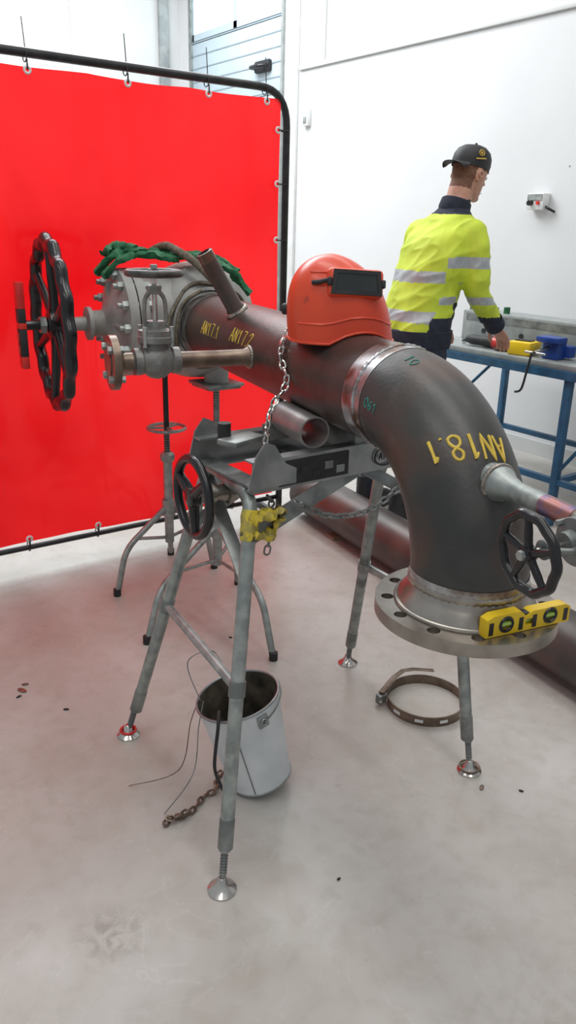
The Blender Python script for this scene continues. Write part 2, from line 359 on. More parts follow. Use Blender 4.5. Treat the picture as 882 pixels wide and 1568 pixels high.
# ------------------------------------------------------------ PIPE SPOOL with elbow and flange
d=V((.208,.978,0)).normalized(); n=V((-d.y,d.x,0)); UZ=V((0,0,1))
F=V((1.07,.89,0)); RB=.282; RP=.1095; ZA=1.110
E=F+d*RB; E.z=ZA-RB
W=F+d*RB; W.z=ZA
def PS(s,ph,r=RP): return W+d*s+(UZ*math.cos(ph)+n*math.sin(ph))*r
def ES(th,ph,r=RP):
    rh=-d*math.cos(th)+UZ*math.sin(th); return E+rh*RB+(rh*math.cos(ph)+n*math.sin(ph))*r
o=M("welded_pipe_spool")
SG=64
rs=[[ES(pi/2*i/32,2*pi*j/SG) for j in range(SG)] for i in range(33)]; o.rings(rs,elbow_m,cap=False)
PL=1.25
def seg(s0,s1,m,r=RP): o.rings([[PS(s0+(s1-s0)*i/4,2*pi*j/SG,r) for j in range(SG)] for i in range(5)],m,cap=False)
seg(0,.055,weldband,RP+.0008); seg(.055,PL-.06,pipe_m); seg(PL-.06,PL,weldband,RP+.0008)
o.rings([[ES(pi/2-.07*i/4,2*pi*j/SG,RP+.0008) for j in range(SG)] for i in range(5)],weldband,cap=False)
def wbead(pf,r=.0045,m=bead,nseg=150):
    rs=[]
    for i in range(nseg):
        t=2*pi*i/nseg; c=pf(t,RP); oo=(pf(t,RP+.01)-c).normalized(); c2=pf(t+.01,RP); ta=(c2-c).normalized(); si=oo.cross(ta)
        r2=r*(1+.22*math.sin(i*2.1)); rs.append([c+(oo*math.cos(2*pi*j/6)*.7+si*math.sin(2*pi*j/6)*1.3)*r2 for j in range(6)])
    o.rings(rs,m,closed=True)
wbead(lambda t,r:PS(.008,t,r),.0055,weldband); wbead(lambda t,r:PS(PL-.012,t,r)); wbead(lambda t,r:ES(0.0,t,r),.0055,machined)
ZF=.780; EZ=ZA-RB
FH=V((F.x,F.y,0))
loops=[circ(.172,96),circ(.100,48)]+[circ(.0120,16,(.1485*math.cos(2*pi*(k+.5)/12+.1),.1485*math.sin(2*pi*(k+.5)/12+.1))) for k in range(12)]
o.plate(loops,.026,(F.x,F.y,ZF-.026),(1,0,0),(0,1,0),machined)
o.lathe([(.100,ZF-.028),(.100,EZ),(RP,EZ+.001),(.1105,EZ-.008),(.117,EZ-.020),(.129,ZF+.012),(.133,ZF-.001)],FH,UZ,machined,64,cap=False)
o.torus((F.x,F.y,ZF+.003),UZ,.1325,.004,machined,64,8)
o.lathe([(.100,ZF-.028),(.135,ZF-.029),(.135,ZF-.0255)],FH,UZ,machined,64,cap=False)
o.lathe([(RP+.0009,EZ-.004),(RP+.0009,EZ+.020)],FH,UZ,weldband,64,cap=False)
sa=math.radians(31); bs=.84
dirb=(UZ*math.cos(sa)+n*math.sin(sa)); b0=W+d*bs
o.lathe([(.032,.100),(.032,.112),(.0245,.125),(.024,.298),(.018,.300),(.018,.22)],b0,dirb,pipe_m,28)
o.torus(b0+dirb*.110,dirb,.029,.007,bead,28,8); o.lathe([(.0243,.272),(.0243,.299)],b0,dirb,weldband,28,cap=False)
BE=E-d*.335+UZ*.202; bd=(-d)
o.lathe([(.032,-.03),(.032,.010),(.024,.022),(.0175,.05),(.0175,.12)],BE,bd,galv,28); o.torus(BE,bd,.031,.006,bead,28,8)
o.lathe([(.0178,.118),(.0178,.19)],BE,bd,hub_m,28)
B2=W+d*.60
o.lathe([(.028,.095),(.028,.112),(.0215,.124),(.0215,.20)],B2,n,brownst,28); o.torus(B2+n*.108,n,.026,.006,bead,28,8)
GL={'A':[[(0,0),(.3,1),(.6,0)],[(.12,.38),(.5,.38)]],'N':[[(0,0),(.05,1),(.5,0),(.58,1)]],'1':[[(.1,.75),(.3,1),(.3,0)]],
 '8':[[(.3,.52),(.08,.68),(.1,.9),(.3,1),(.5,.9),(.5,.68),(.3,.52),(.05,.36),(.05,.12),(.3,0),(.55,.12),(.52,.36),(.3,.52)]],
 '7':[[(.02,1),(.55,1),(.25,0)]],'2':[[(.05,.8),(.25,1),(.5,.88),(.45,.6),(.05,.02),(.58,.0)]],'.':[[(.1,.0),(.1,.08)]],'O':[[(.3,1),(.05,.7),(.05,.3),(.3,0),(.55,.3),(.55,.7),(.3,1)]],
 '6':[[(.5,.95),(.15,.7),(.05,.3),(.3,0),(.52,.25),(.3,.5),(.08,.35)]]}
GL['M']=[[(0,0),(.05,1),(.3,.4),(.55,1),(.6,0)]]
def text(f,txt,size,wd,m,adv=.85,xs=1.0):
    x=0
    for ch in txt:
        for st in GL[ch]:
            ln=[V((x+(a+random.uniform(-.02,.02))*xs,b,0)) for a,b in st]
            if len(ln)>5: ln=crom(ln,4)
            else:
                l2=[]
                for a,b2 in zip(ln[:-1],ln[1:]): l2+=[a.lerp(b2,t/4) for t in range(4)]
                ln=l2+[ln[-1]]
            o.tube([f(q.x*size,q.y*size) for q in ln],[wd*(.85+.35*random.random()) for _ in ln],m,seg=6)
        x+=adv if ch!='.' else .4*adv/.8
def fe(x,y):
    ph=math.radians(-20)+x/RP; th=math.radians(43.5)-y/.36+x*.5; return ES(th,ph,RP+.0003)
text(fe,"AN18.1",.045,.0029,paint,.62,.80)
text(lambda x,y:PS(1.02-x,math.radians(84)-y/RP,RP+.0004),"AN17.1",.038,.0016,paint,.80)
text(lambda x,y:PS(.76-x,math.radians(78)-y/RP,RP+.0004),"AN17.2",.038,.0016,paint,.80)
text(lambda x,y:ES(math.radians(82)-x/.3,math.radians(88)-y/RP,RP+.0004),"O61",.020,.0010,teal,.8)
text(lambda x,y:ES(math.radians(80)-x/.36,math.radians(24)-y/RP,RP+.0004),"1O",.022,.0009,teal,.8)
o.done()

# ------------------------------------------------------------ BIG GATE VALVE
o=M("gate_valve")
VC=W+d*(PL+.20)
nn=V((-.990,.141,0)).normalized()
o.lathe([(.100,-.20),(RP,-.199),(.122,-.18),(.165,-.14),(.195,-.08),(.205,-.02),(.205,.03),(.195,.09),(.165,.15),(.122,.19),(RP,.215),(.1,.216)],VC,d,valve_m,56)
o.lathe([(.122,-.195),(.132,-.185),(.132,-.165),(.12,-.15)],VC,d,valve_m,48,cap=False)
o.lathe([(.190,.0),(.178,.10),(.162,.17),(.160,.205),(.170,.215),(.182,.22),(.184,.252)],VC,nn,valve_m,56)
o.lathe([(.190,.0),(.178,.12),(.150,.17),(.08,.185),(.001,.187)],VC,-nn,valve_m,48)
o.lathe([(.184,.257),(.184,.288),(.165,.293),(.120,.308),(.065,.325),(.045,.338),(.043,.375),(.056,.378),(.056,.392),(.032,.396)],VC,nn,valve_m,56)
u,w,a=basis(nn)
for k in range(14):
    t=2*pi*k/14; dd=u*math.cos(t)+w*math.sin(t); p=VC+dd*.167
    o.cyl(p+nn*.202,p+nn*.325,.0095,galv,seg=10)
    o.lathe([(.0155,.288),(.0165,.291),(.0165,.307),(.0145,.310)],p,nn,galv,6); o.lathe([(.0165,.200),(.0165,.220)],p,nn,galv,6)
for t in (0,pi/2,pi,3*pi/2):
    dd=u*math.cos(t)+w*math.sin(t); o.box(VC+dd*.09+nn*.305,(.03,.014,.10),valve_m,rot=frame(nn,dd),bev=.003)
o.lathe([(.025,.39),(.022,.45),(.030,.455),(.030,.51)],VC,nn,valve_m,24)
HC=VC+nn*.51
handwheel(o,HC,nn,.266,.021,black,spokes=6,wav=.010,nw=16,dish=-.012,spr=.016,hubr=.05)
o.cyl(HC,HC+nn*.085,.016,black); o.cyl(HC+nn*.02,HC+nn*.04,.030,galvd,seg=6)
SP=VC-UZ*.0+d*(-.10)-n*.05
o.cyl(SP-UZ*.12,SP-UZ*.212,.045,valve_m); o.box(SP-UZ*.214,(.15,.15,.012),galvd,bev=.003)
o.done()
o=M("spirit_level"); LC=VC+nn*.608; rt=frame(UZ,nn)
for z0_,z1_,m in [(-.14,-.10,red),(-.10,-.01,blackm),(-.01,.01,red),(.01,.055,blackm),(.055,.14,red)]:
    o.box(LC+UZ*((z0_+z1_)/2),(z1_-z0_,.052,.024),m,rot=rt,bev=.002)
for z in (-.08,-.04,.03): o.torus(LC+UZ*z,n,.017,.0045,black if z!=.03 else red,20,8); o.sphere(LC+UZ*z,.011,vial)
for z in (-.08,-.04): o.torus(LC+UZ*z+n*.013,n,.016,.003,red,20,6)
o.done()
o=M("green_lifting_sling")
def VP(uu,ss,z): return VC+n*uu*1.12+d*ss*1.15+UZ*z*1.10
def band(pts,wd,th,m,k=6,tw=.5):
    P=crom([V(p) for p in pts],k); rs=[]
    for i,p in enumerate(P):
        t=(P[min(i+1,len(P)-1)]-P[max(i-1,0)]).normalized(); s=t.cross(UZ).normalized(); u=s.cross(t)
        a=tw*math.sin(i*.55)+.25*math.sin(i*1.7); s2=s*math.cos(a)+u*math.sin(a); u2=t.cross(s2)
        wv=wd*(1+.22*math.sin(i*.9)); rs.append([p+s2*wv*math.cos(2*pi*j/14)+u2*(th*math.sin(2*pi*j/14)+.004*math.sin(3*2*pi*j/14+i)) for j in range(14)])
    o.rings(rs,m)
band([VP(.31,-.02,.145),VP(.27,-.03,.20),VP(.22,-.03,.218),VP(.13,-.05,.208),VP(.04,-.08,.203),VP(-.02,-.12,.193),VP(-.06,-.17,.17),VP(-.12,-.19,.10)],.022,.009,green)
band([VP(.30,.01,.15),VP(.24,.0,.212),VP(.14,-.0,.216),VP(.05,-.03,.208),VP(-.04,-.08,.203),VP(-.10,-.13,.16)],.018,.009,green,tw=.9)
band([VP(.30,-.06,.14),VP(.25,-.06,.19),VP(.19,-.05,.208),VP(.12,-.07,.203),VP(.08,-.10,.195)],.016,.009,green,tw=.7)
band([VP(.285,-.02,.21),VP(.25,.0,.232),VP(.22,-.03,.230),VP(.19,-.02,.222)],.020,.010,green)
o.done()
o=M("brown_lifting_strap")
lp=[PS(PL+.03+.015*math.sin(3*t),t,RP+.032+.006*math.sin(5*t)) for t in [2*pi*k/24 for k in range(24)]]
o.tube(lp,.012,rope,closed=True,smooth=3,flat=.6)
o.tube([PS(PL-.02,.3,RP+.02),PS(PL-.01,.9,RP+.02),PS(PL-.02,1.5,RP+.018),PS(PL+.01,2.1,RP+.03)],.012,rope,smooth=6,flat=.5)
o.tube([VP(.0,-.20,.14),VP(.04,-.15,.19),VP(.08,-.08,.225),VP(.10,-.03,.235),VP(.12,.03,.22)],.013,rope,smooth=5)
o.done()

# ------------------------------------------------------------ SMALL GLOBE VALVES
def small_valve(name,o0,ax,up,L0,wheelR,wheelh,flg=True,bodym=valved,wheelm=wheeld,wav=0,rr=.0235,sc=1.0,wr=.0078):
    o=M(name); ax=V(ax).normalized(); up=V(up); up=(up-ax*up.dot(ax)).normalized()
    c=o0+ax*L0
    o.cyl(o0,c-ax*.045,rr,brownst,seg=24)
    o.lathe([(.024,-.062),(.034,-.058),(.034,-.040),(.030,-.036),(.042,-.018),(.046,0),(.042,.018),(.030,.036),(.034,.040),(.034,.058),(.024,.062)],c,ax,bodym,28)
    o.lathe([(.036,.0),(.032,.045),(.046,.048),(.046,.062),(.044,.064),(.044,.078),(.024,.082),(.022,.10)],c,up,bodym,28)
    side=ax.cross(up)
    for k in (-1,1):
        for j in (-1,1): o.lathe([(.006,.038),(.006,.088)],c+ax*.034*k+side*.026*j,up,galv,6)
    for k in (-1,1):
        o.tube([c+up*.08+ax*.016*k,c+up*.10+ax*.027*k,c+up*(wheelh-.065)+ax*.025*k,c+up*(wheelh-.045)+ax*.012*k],[.006,.0055,.0055,.006],bodym,smooth=4)
    o.lathe([(.017,wheelh-.050),(.018,wheelh-.030),(.012,wheelh-.026)],c,up,bodym,20); o.cyl(c+up*.09,c+up*(wheelh+.012),.0065,chrome,seg=12)
    handwheel(o,c+up*wheelh,up,wheelR,wr,wheelm,spokes=5,wav=wav,nw=10,hubr=.014)
    o.lathe([(.009,0),(.009,.012)],c+up*wheelh+up*.008,up,galv,6)
    if flg:
        fc=c+ax*.06; o.cyl(fc,fc+ax*.05,.0235,brownst,seg=24)
        o.lathe([(.03,.028),(.036,.04),(.068,.042),(.068,.060),(.036,.061),(.036,.064),(.018,.064)],fc,ax,brownst,36)
        for k in range(4):
            t=pi/4+k*pi/2; p=fc+(up*math.cos(t)+side*math.sin(t))*.051; o.lathe([(.010,.030),(.010,.042)],p,ax,galv,6); o.lathe([(.010,.060),(.010,.070)],p,ax,galv,6)
    if sc!=1:
        for v in o.bm.verts: v.co=o0+(v.co-o0)*sc
    return o
o=small_valve("globe_valve",B2+n*.19,n,UZ,.17,.064,.215,rr=.0215,wr=.009); o.done()
o=small_valve("globe_valve",BE+bd*.18,bd,V((-1,-.03,-.07)),.09,.069,.175,flg=True,bodym=galvd,wheelm=black,wav=.0015,rr=.021,sc=.82,wr=.0092); o.done()

# ------------------------------------------------------------ PIPE STAND
o=M("pipe_stand")
ZTt=.872
A0,B0,C0,D0=[V(p) for p in ((.718,1.208,0),(.787,1.865,0),(1.602,1.824,0),(1.517,1.181,0))]
A1,B1,C1,D1=[V(p) for p in ((.905,1.385,ZTt),(.955,1.66,ZTt),(1.43,1.53,ZTt),(1.50,1.34,ZTt))]
def leg(a0,a1,path=None):
    dd=(a1-a0).normalized(); p=a0+dd*.10
    o.cyl(p,a0+dd*.17,.0180,galvd)
    o.lathe([(.0075,.0),(.0075,.115)],a0+V((0,0,.012)),dd,galvd,12)
    for k in range(9): o.torus(a0+V((0,0,.012))+dd*(.03+.007*k),dd,.0078,.0015,galvd,14,6)
    o.lathe([(.014,.082),(.014,.096)],a0+V((0,0,.012)),dd,zinc,6)
    o.lathe([(.034,.0),(.034,.004),(.026,.010),(.014,.020),(.011,.032),(.006,.036)],a0,UZ,chrome,28)
    return p
for (a0,a1,b0_,b1) in ((A0,A1,B0,B1),(C0,C1,D0,D1)):
    pa=leg(a0,a1); pb=leg(b0_,b1)
    o.tube(fillet([pa,a1,b1,pb],.055,7),.0165,galv,seg=18)
    fa=.52; qa=a0.lerp(a1,fa); qb=b0_.lerp(b1,fa)
    o.tube([qa,qb],.012,galv,seg=14)
    for q,qq in ((qa,a1-a0),(qb,b1-b0_)):
        qd=qq.normalized(); o.cyl(q-qd*.018,q+qd*.018,.0195,galvd,seg=18)
RZ=.917; RH=.070
def rail(y,x0,x1,face):
    o.box(((x0+x1)/2,y,RZ),(x1-x0,.004,RH),zinc); o.box(((x0+x1)/2,y+face*.016,RZ+RH/2),(x1-x0,.034,.004),zinc); o.box(((x0+x1)/2,y+face*.016,RZ-RH/2),(x1-x0,.034,.004),zinc)
rail(1.375,.90,1.52,1); rail(1.64,.90,1.52,-1)
for x in (.93,1.17,1.49): o.box((x,1.507,.890),(.05,.262,.006),galvd)
for y in (1.372,1.643):
    o.plate([[(0,0),(.13,0),(.13,.035),(.10,.05),(.07,.095),(.045,.105),(.02,.075)]],.004,(.885,y,.892),(1,0,0),(0,0,1),zinc)
    o.plate([[(0,0),(.13,0),(.11,.08),(.09,.105),(.065,.095),(.03,.05),(0,.035)]],.004,(1.40,y,.892),(1,0,0),(0,0,1),zinc)
o.plate([[(-.16,0),(.16,0),(.16,.045),(.10,.05),(0,.070),(-.10,.05),(-.16,.045)]],.006,(1.235,1.60,.928),(1,0,0),(0,0,1),galvd)
o.box((1.225,1.50,.966),(.06,.24,.066),galvd,bev=.006)
o.box((.97,1.53,.962),(.11,.06,.014),galvd,rot=rotz(.3),bev=.003); o.cyl((.94,1.56,.955),(.94,1.56,1.0),.016,blackm)
def brace(p,q,h,nrm=V((0,.3,1))): o.box((p+q)/2,((q-p).length,.006,h),galvd,rot=frame(q-p,nrm))
brace(A0.lerp(A1,.90),V((1.22,1.40,.885)),.04)
brace(B0.lerp(B1,.80),V((1.2,1.62,.88)),.03)
brace(D0.lerp(D1,.84),V((1.25,1.40,.88)),.03)
brace(A0.lerp(A1,.80),B0.lerp(B1,.97),.032,V((1,0,.2)))
o.box((1.07,1.371,.917),(.20,.002,.058),blackm)
for i,(dx_,mm_) in enumerate(((0,blackst),(.04,blackst),(.075,blackm),(.11,galvd),(.145,grey))): o.box((1.0+dx_,1.3695,.906+.014*(i%2)),(.024,.0012,.018),mm_)
oc=V((1.285,1.371,.917))
rs=[[oc+V((rx*math.cos(2*pi*j/28),-.002-dy,rz*math.sin(2*pi*j/28))) for j in range(28)] for rx,rz,dy in ((.036,.026,0),(.036,.026,.002),(.032,.022,.002),(.032,.022,.0))]
o.rings(rs,blackm,cap=False)
text(lambda x,y: oc+V((-.022+x,-.005,-.008+y)),"AMA",.017,.0015,blackm,.95)
dd=(A1-A0).normalized(); p=A0.lerp(A1,.93); o.lathe([(.0185,-.035),(.021,-.02),(.020,0),(.022,.02),(.019,.035)],p,dd,tape,20)
band([p+V((-.005,-.015,.015)),p+V((.03,-.012,.020)),p+V((.06,-.006,.022)),p+V((.085,-.002,.020))],.020,.007,tape,tw=.4)
band([p+V((-.005,-.015,-.02)),p+V((.03,-.012,-.028)),p+V((.06,-.004,-.018)),p+V((.085,.0,.005))],.018,.007,tape,tw=.8)
o.torus(B0+V((0,0,.018)),UZ,.022,.004,red,24,8); o.torus(D0+V((0,0,.014)),UZ,.028,.003,brownst,24,8)
hw=V((.845,1.545,.835)); ha=V((1,-.09,.0)).normalized()
o.cyl(hw,hw+ha*.12,.018,zinc); o.lathe([(.028,.035),(.028,.05),(.021,.052),(.021,.085),(.028,.087),(.028,.10)],hw,ha,machined,24)
handwheel(o,hw,ha,.092,.0115,black,spokes=3,spr=.013,hubr=.024)
o.done()
o=M("short_pipe_offcut"); p0=V((1.088,1.40,.9925)); p1=p0+d*.18; L0=.18
o.lathe([(.038,0),(.038,L0),(.034,L0),(.034,0)],p0,p1-p0,tubest,36,cap=False,closed=True); o.done()

# chains
o=M("steel_chain")
pa=[PS(s_,math.radians(q),RP+.009) for s_,q in ((.43,-15),(.43,5),(.42,30),(.40,55),(.36,78),(.32,98))]
chain(o,pa+[V((1.035,1.50,1.04)),V((1.01,1.48,.995)),V((.985,1.45,.965))],chrome)
chain(o,[V((.99,1.34,.86)),V((1.10,1.35,.80)),V((1.22,1.35,.79)),V((1.32,1.35,.83)),V((1.40,1.35,.87))],galvd)
chain(o,[V((.96,1.40,.86)),V((.99,1.42,.80)),V((.97,1.42,.70))],galvd,wr=.0026)
o.done()
o=M("steel_chain")
chain(o,[V((.70,1.46,.007)),V((.73,1.475,.008)),V((.76,1.46,.007)),V((.80,1.475,.008)),V((.84,1.50,.007)),V((.875,1.50,.008)),V((.90,1.54,.007)),V((.93,1.56,.01))],brownst)
chain(o,[V((.71,1.47,.016)),V((.74,1.455,.017)),V((.78,1.47,.016))],brownst)
o.done()

# ------------------------------------------------------------ WELDING HELMET
o=M("welding_helmet")
hc=V((1.178,1.440,0)); ea=V((.86,-.51,0)); eb=V((.51,.86,0))
rs=[];NS=56;NR=22;ZT0=1.386
def hell(ang,j):
    ca,sa=math.cos(ang),math.sin(ang)
    k=(1-max(0,j)**2.7)**(1/2.0) if j<1 else 0.0
    e=2/2.5
    x=.115*math.copysign(abs(ca)**e,ca)*k; y=.105*math.copysign(abs(sa)**e,sa)*k
    if ca>0: x*=1.0+.08*(1-j)
    if ca<0: x*=1.02
    sh=-.022*j
    p=hc+ea*(x+sh)+eb*y
    bx=hc+ea*(x/k if k>.01 else 0)+eb*(y/k if k>.01 else 0)
    rel=bx-W; l=rel.dot(n); pipez=ZA+math.sqrt(max(.1125**2-min(abs(l),.072)**2,0))+.002
    zb=pipez*(1-j)+(ZA+.114)*j
    p.z=zb+(ZT0-zb)*j-.012*j*k*max(ca,0)
    return p
for i in range(NR+1):
    j=(i/NR); j=1-(1-j)**2.0; j=min(j,.9999)
    rs.append([hell(2*pi*q/NS,j) for q in range(NS)])
o.rings(rs,orange,cap=False); o.add([p for p in rs[-1]],[tuple(range(NS))],orange)
o.tube(rs[0],.0035,orange,seg=6,closed=True)
wn=(V((-.40,-.88,.22))).normalized()
xr=V((.90,-.40,-.05)).normalized(); xr=(xr-wn*xr.dot(wn)).normalized(); yr=wn.cross(xr)
RT=Matrix((xr,yr,wn)).transposed()
wc=hc+V((0,0,1.308))+xr*.010+wn*.096
o.box(wc-wn*.018,(.124,.062,.045),orange,rot=RT,bev=.010)
o.plate([[(-.057,-.026),(.057,-.026),(.052,.026),(-.052,.026)],[(-.048,-.018),(.048,-.018),(.044,.018),(-.044,.018)]],.006,wc+wn*.002,xr,yr,blackm)
o.box(wc+wn*.0045,(.094,.037,.003),glass,rot=RT)
for sx in (-.060,.060): o.box(wc+xr*sx+wn*.002,(.010,.018,.012),blackm,rot=RT,bev=.003)
o.tube([wc-xr*.060+yr*.004,wc-xr*.078-wn*.012,wc-xr*.092-wn*.024],.005,blackm,smooth=3)
p=hell(pi*.93,.30); o.lathe([(.013,-.004),(.013,.008),(.010,.011)],p,p-hc-V((0,0,p.z)),blackm,20)
o.tube([hell(-2.3+ .18*k,.78) for k in range(9)],.003,orange,seg=6)
o.tube([hell(-2.5+ .2*k,.20) for k in range(12)],.0028,orange,seg=6)
o.done(55)

# ------------------------------------------------------------ YELLOW LEVEL on flange
o=M("spirit_level"); l0=V((.985,.775,ZF));l1=V((1.165,.738,ZF)); dx=(l1-l0).normalized(); sy=UZ.cross(dx)
Ln=(l1-l0).length
prof=[(0,0),(Ln,0),(Ln,.030),(Ln-.012,.036),(Ln-.085,.036),(Ln-.10,.028),(.085,.028),(.072,.040),(.014,.040),(0,.034)]
holes=[circ(.0125,20,(.042,.021)),[(Ln*.46,.010),(Ln*.58,.010),(Ln*.58,.022),(Ln*.46,.022)],circ(.0125,20,(Ln-.045,.019))]
o.plate([prof]+holes,.020,l0+sy*.010+UZ*.001,dx,UZ,yellow)
for hx in (.042,Ln-.045):
    p=l0+dx*hx+UZ*.021
    o.torus(p-sy*.010,sy,.0130,.003,black,24,6); o.torus(p+sy*.010,sy,.0130,.003,black,24,6); o.cyl(p-sy*.006-dx*.010,p-sy*.006+dx*.010,.005,vial,seg=12)
    o.box(p,(.024,.006,.024),galv,rot=frame(dx,UZ))
o.cyl(l0+dx*Ln*.46+UZ*.016,l0+dx*Ln*.58+UZ*.016,.005,vial,seg=12)
o.box(l0+dx*Ln*.52+UZ*.031,(.07,.016,.006),black,rot=frame(dx,UZ))
for hx in (.010,.074,Ln-.080,Ln-.010): o.box(l0+dx*hx+UZ*.017-sy*.0103,(.009,.001,.024),black,rot=frame(dx,UZ))
o.done()

# ------------------------------------------------------------ REAR JACK STANDS
def jack(name,c,feet,ztop,head,m=galvd,legm=galv):
    o=M(name); c=V(c); zc=.60 if ztop>.75 else ztop-.12
    o.cyl(c+UZ*.17,c+UZ*zc,.019,legm)
    zt=ztop
    o.cyl(c+UZ*.45,c+UZ*zt,.011,m,seg=12)
    zz=zc
    while zz<zt-.01: o.torus(c+UZ*zz,UZ,.0115,.002,m,14,6); zz+=.010
    o.lathe([(.024,zc-.02),(.03,zc-.01),(.03,zc+.01),(.02,zc+.02)],c,UZ,galv,16)
    for f in feet:
        f=V(f); h=f-c; h.z=0; k=c+h*.82+UZ*.19
        o.tube(fillet([c+UZ*.33+h*.04,k,f+UZ*.0],.06,6),.0125,legm,seg=14); o.cyl(f,f+UZ*.03,.0155,blackm)
        o.tube([c+UZ*.19,c+h*.62+UZ*.225],.007,legm,seg=10)
    o.cyl(c+UZ*.29,c+UZ*.36,.027,legm)
    if head=='v':
        o.box(c+UZ*(zt+.004),(.13,.13,.008),galvd)
        o.torus(c+UZ*.64,UZ,.05,.006,legm,24,8)
        for q in range(3): o.tube([c+UZ*.64,c+UZ*.64+V((math.cos(q*2.1),math.sin(q*2.1),0))*.05],.005,legm,seg=8)
    else:
        o.torus(c+UZ*zt,UZ,.075,.007,legm,28,8)
        for q in range(3): o.tube([c+UZ*zt,c+UZ*zt+V((math.cos(q*2.1+.5),math.sin(q*2.1+.5),0))*.075],.006,legm,seg=8)
        o.cyl(c+UZ*.4,c+UZ*.95,.011,blackst)
    return o
o=jack("pipe_jack_stand",(SP.x,SP.y,0),[(1.075,2.33,0),(1.395,1.985,0),(1.62,2.58,0)],SP.z-.229,'v'); o.done()
o=jack("pipe_jack_stand",(1.41,2.79,0),[(1.146,2.752,0),(1.53,3.02,0),(1.62,2.78,0)],.665,'t'); o.done()

# ------------------------------------------------------------ FLOOR PIPE
o=M("floor_pipe"); p0=V((2.00,.05,.125)); p1=V((2.41,3.14,.125)); L0=(p1-p0).length
o.lathe([(.112,0),(.112,L0),(.104,L0),(.104,0)],p0,p1-p0,rustpipe,56,cap=False,closed=True)
pd=(p1-p0).normalized()
for s in (.25,1.75,2.75):
    q=p0+pd*s; q.z=.0065; o.box(q,(.16,.07,.013),timber,rot=frame(pd.cross(UZ),UZ))
for s in (.62,1.9): o.torus(p0+pd*s,pd,.1125,.003,bead,48,8)
o.done()
o=M("pipe_clamp_ring"); c=V((1.650,1.490,.0)); rr=.125
NSg=64
ring_=[]
for i in range(NSg):
    t=2*pi*i/NSg; q=V((math.cos(t),math.sin(t),0)); a,b_=c+q*rr,c+q*(rr-.004)
    ring_.append([a+UZ*.0,a+UZ*.032,b_+UZ*.032,b_+UZ*.0])
o.rings(ring_,brownst,closed=True)
for i in range(0,10):
    t=2*pi*i/10; q=V((math.cos(t),math.sin(t),0)); o.box(c+q*rr+UZ*.016,(.026,.0015,.010),white,rot=frame(V((-q.y,q.x,0)),UZ))
o.box(c+V((-.125,.075,.025)),(.03,.022,.03),galvd,bev=.003)
o.tube([c+V((-.125,.075,.045)),c+V((0.02,.13,.05)),c+V((.12,.085,.04))],.010,brownst,smooth=3,flat=.3)
o.cyl(c+V((-.14,.06,.025)),c+V((-.07,.11,.025)),.005,chrome)
o.done()

# ------------------------------------------------------------ BUCKET
o=M("metal_bucket")
tilt=V((-.22,.11,1)).normalized(); HB=.265; rb,rt_=.086,.110
bc=V((1.000,1.475,0)); low=rb*math.sqrt(1-tilt.z**2); bo=bc+UZ*(low+.001)
o.lathe([(.001,.006),(rb-.003,.006),(rb-.002,.012),(rt_-.002,HB)],bo,tilt,bucketi,48,cap=False)
o.lathe([(.001,.003),(rb-.004,.003),(rb,0),(rb+.001,.004),(rb,.008),(rt_,HB)],bo,tilt,bucketo,48,cap=False)
o.torus(bo+tilt*HB,tilt,rt_,.0035,zinc,48,8); o.torus(bo+tilt*.004,tilt,rb,.003,zinc,48,8)
bu,bw,ba=basis(tilt)
for k in (-1,1):
    q=bo+tilt*(HB-.03)+bu*rt_*k; o.box(q,(.03,.006,.035),zinc,rot=frame(bw,tilt),bev=.002); o.torus(q+bu*.006*k,bu,.008,.002,zinc,14,6)
arc=[bo+tilt*(HB-.03)+bu*(rt_+.006)*math.cos(t)+(bw*.97+tilt*.05)*.118*math.sin(t)+tilt*.02*math.sin(t) for t in [pi*k/20 for k in range(21)]]
o.tube(arc,.0025,galvd,seg=6)
o.tube([bo+(bu*.75-bw*.66)*(rb+.001)+tilt*.01,(bo+(bu*.75-bw*.66)*(rt_+.001)+tilt*(HB-.01))],.0015,galvd,seg=6)
o.done()
o=M("welding_wires")
rim=bo+tilt*HB
o.tube([rim+V((-.08,.05,.004)),V((.84,1.57,.20)),V((.80,1.57,.06)),V((.69,1.65,.004))],.0014,brownst,seg=6,smooth=8)
o.tube([rim+V((-.09,.02,.004)),V((.83,1.51,.22)),V((.80,1.49,.10)),V((.72,1.50,.004))],.0014,galvd,seg=6,smooth=8)
o.tube([rim+V((-.08,-.04,.003)),V((.835,1.42,.27)),V((.83,1.43,.15)),V((.87,1.47,.05)),V((.89,1.49,.008))],.0045,blackm,seg=8,smooth=8)
o.tube([rim+V((-.10,.02,.01)),V((.85,1.60,.36)),V((.96,1.66,.33)),rim+V((.02,.09,.02))],.0016,galvd,seg=6,smooth=8)
o.done()
o=M("floor_debris")
for x,y,s in ((.60,2.27,.020),(.62,2.30,.012),(.58,2.24,.010),(.68,2.09,.010),(1.49,1.11,.012),(1.57,1.04,.007),(.96,1.08,.006),(1.35,2.2,.008)):
    o.sphere((x,y,.0025),(s,s*.5,.0028),brownst if s>.01 else blackm,8,5,rot=rotz(random.random()*3))
o.done()

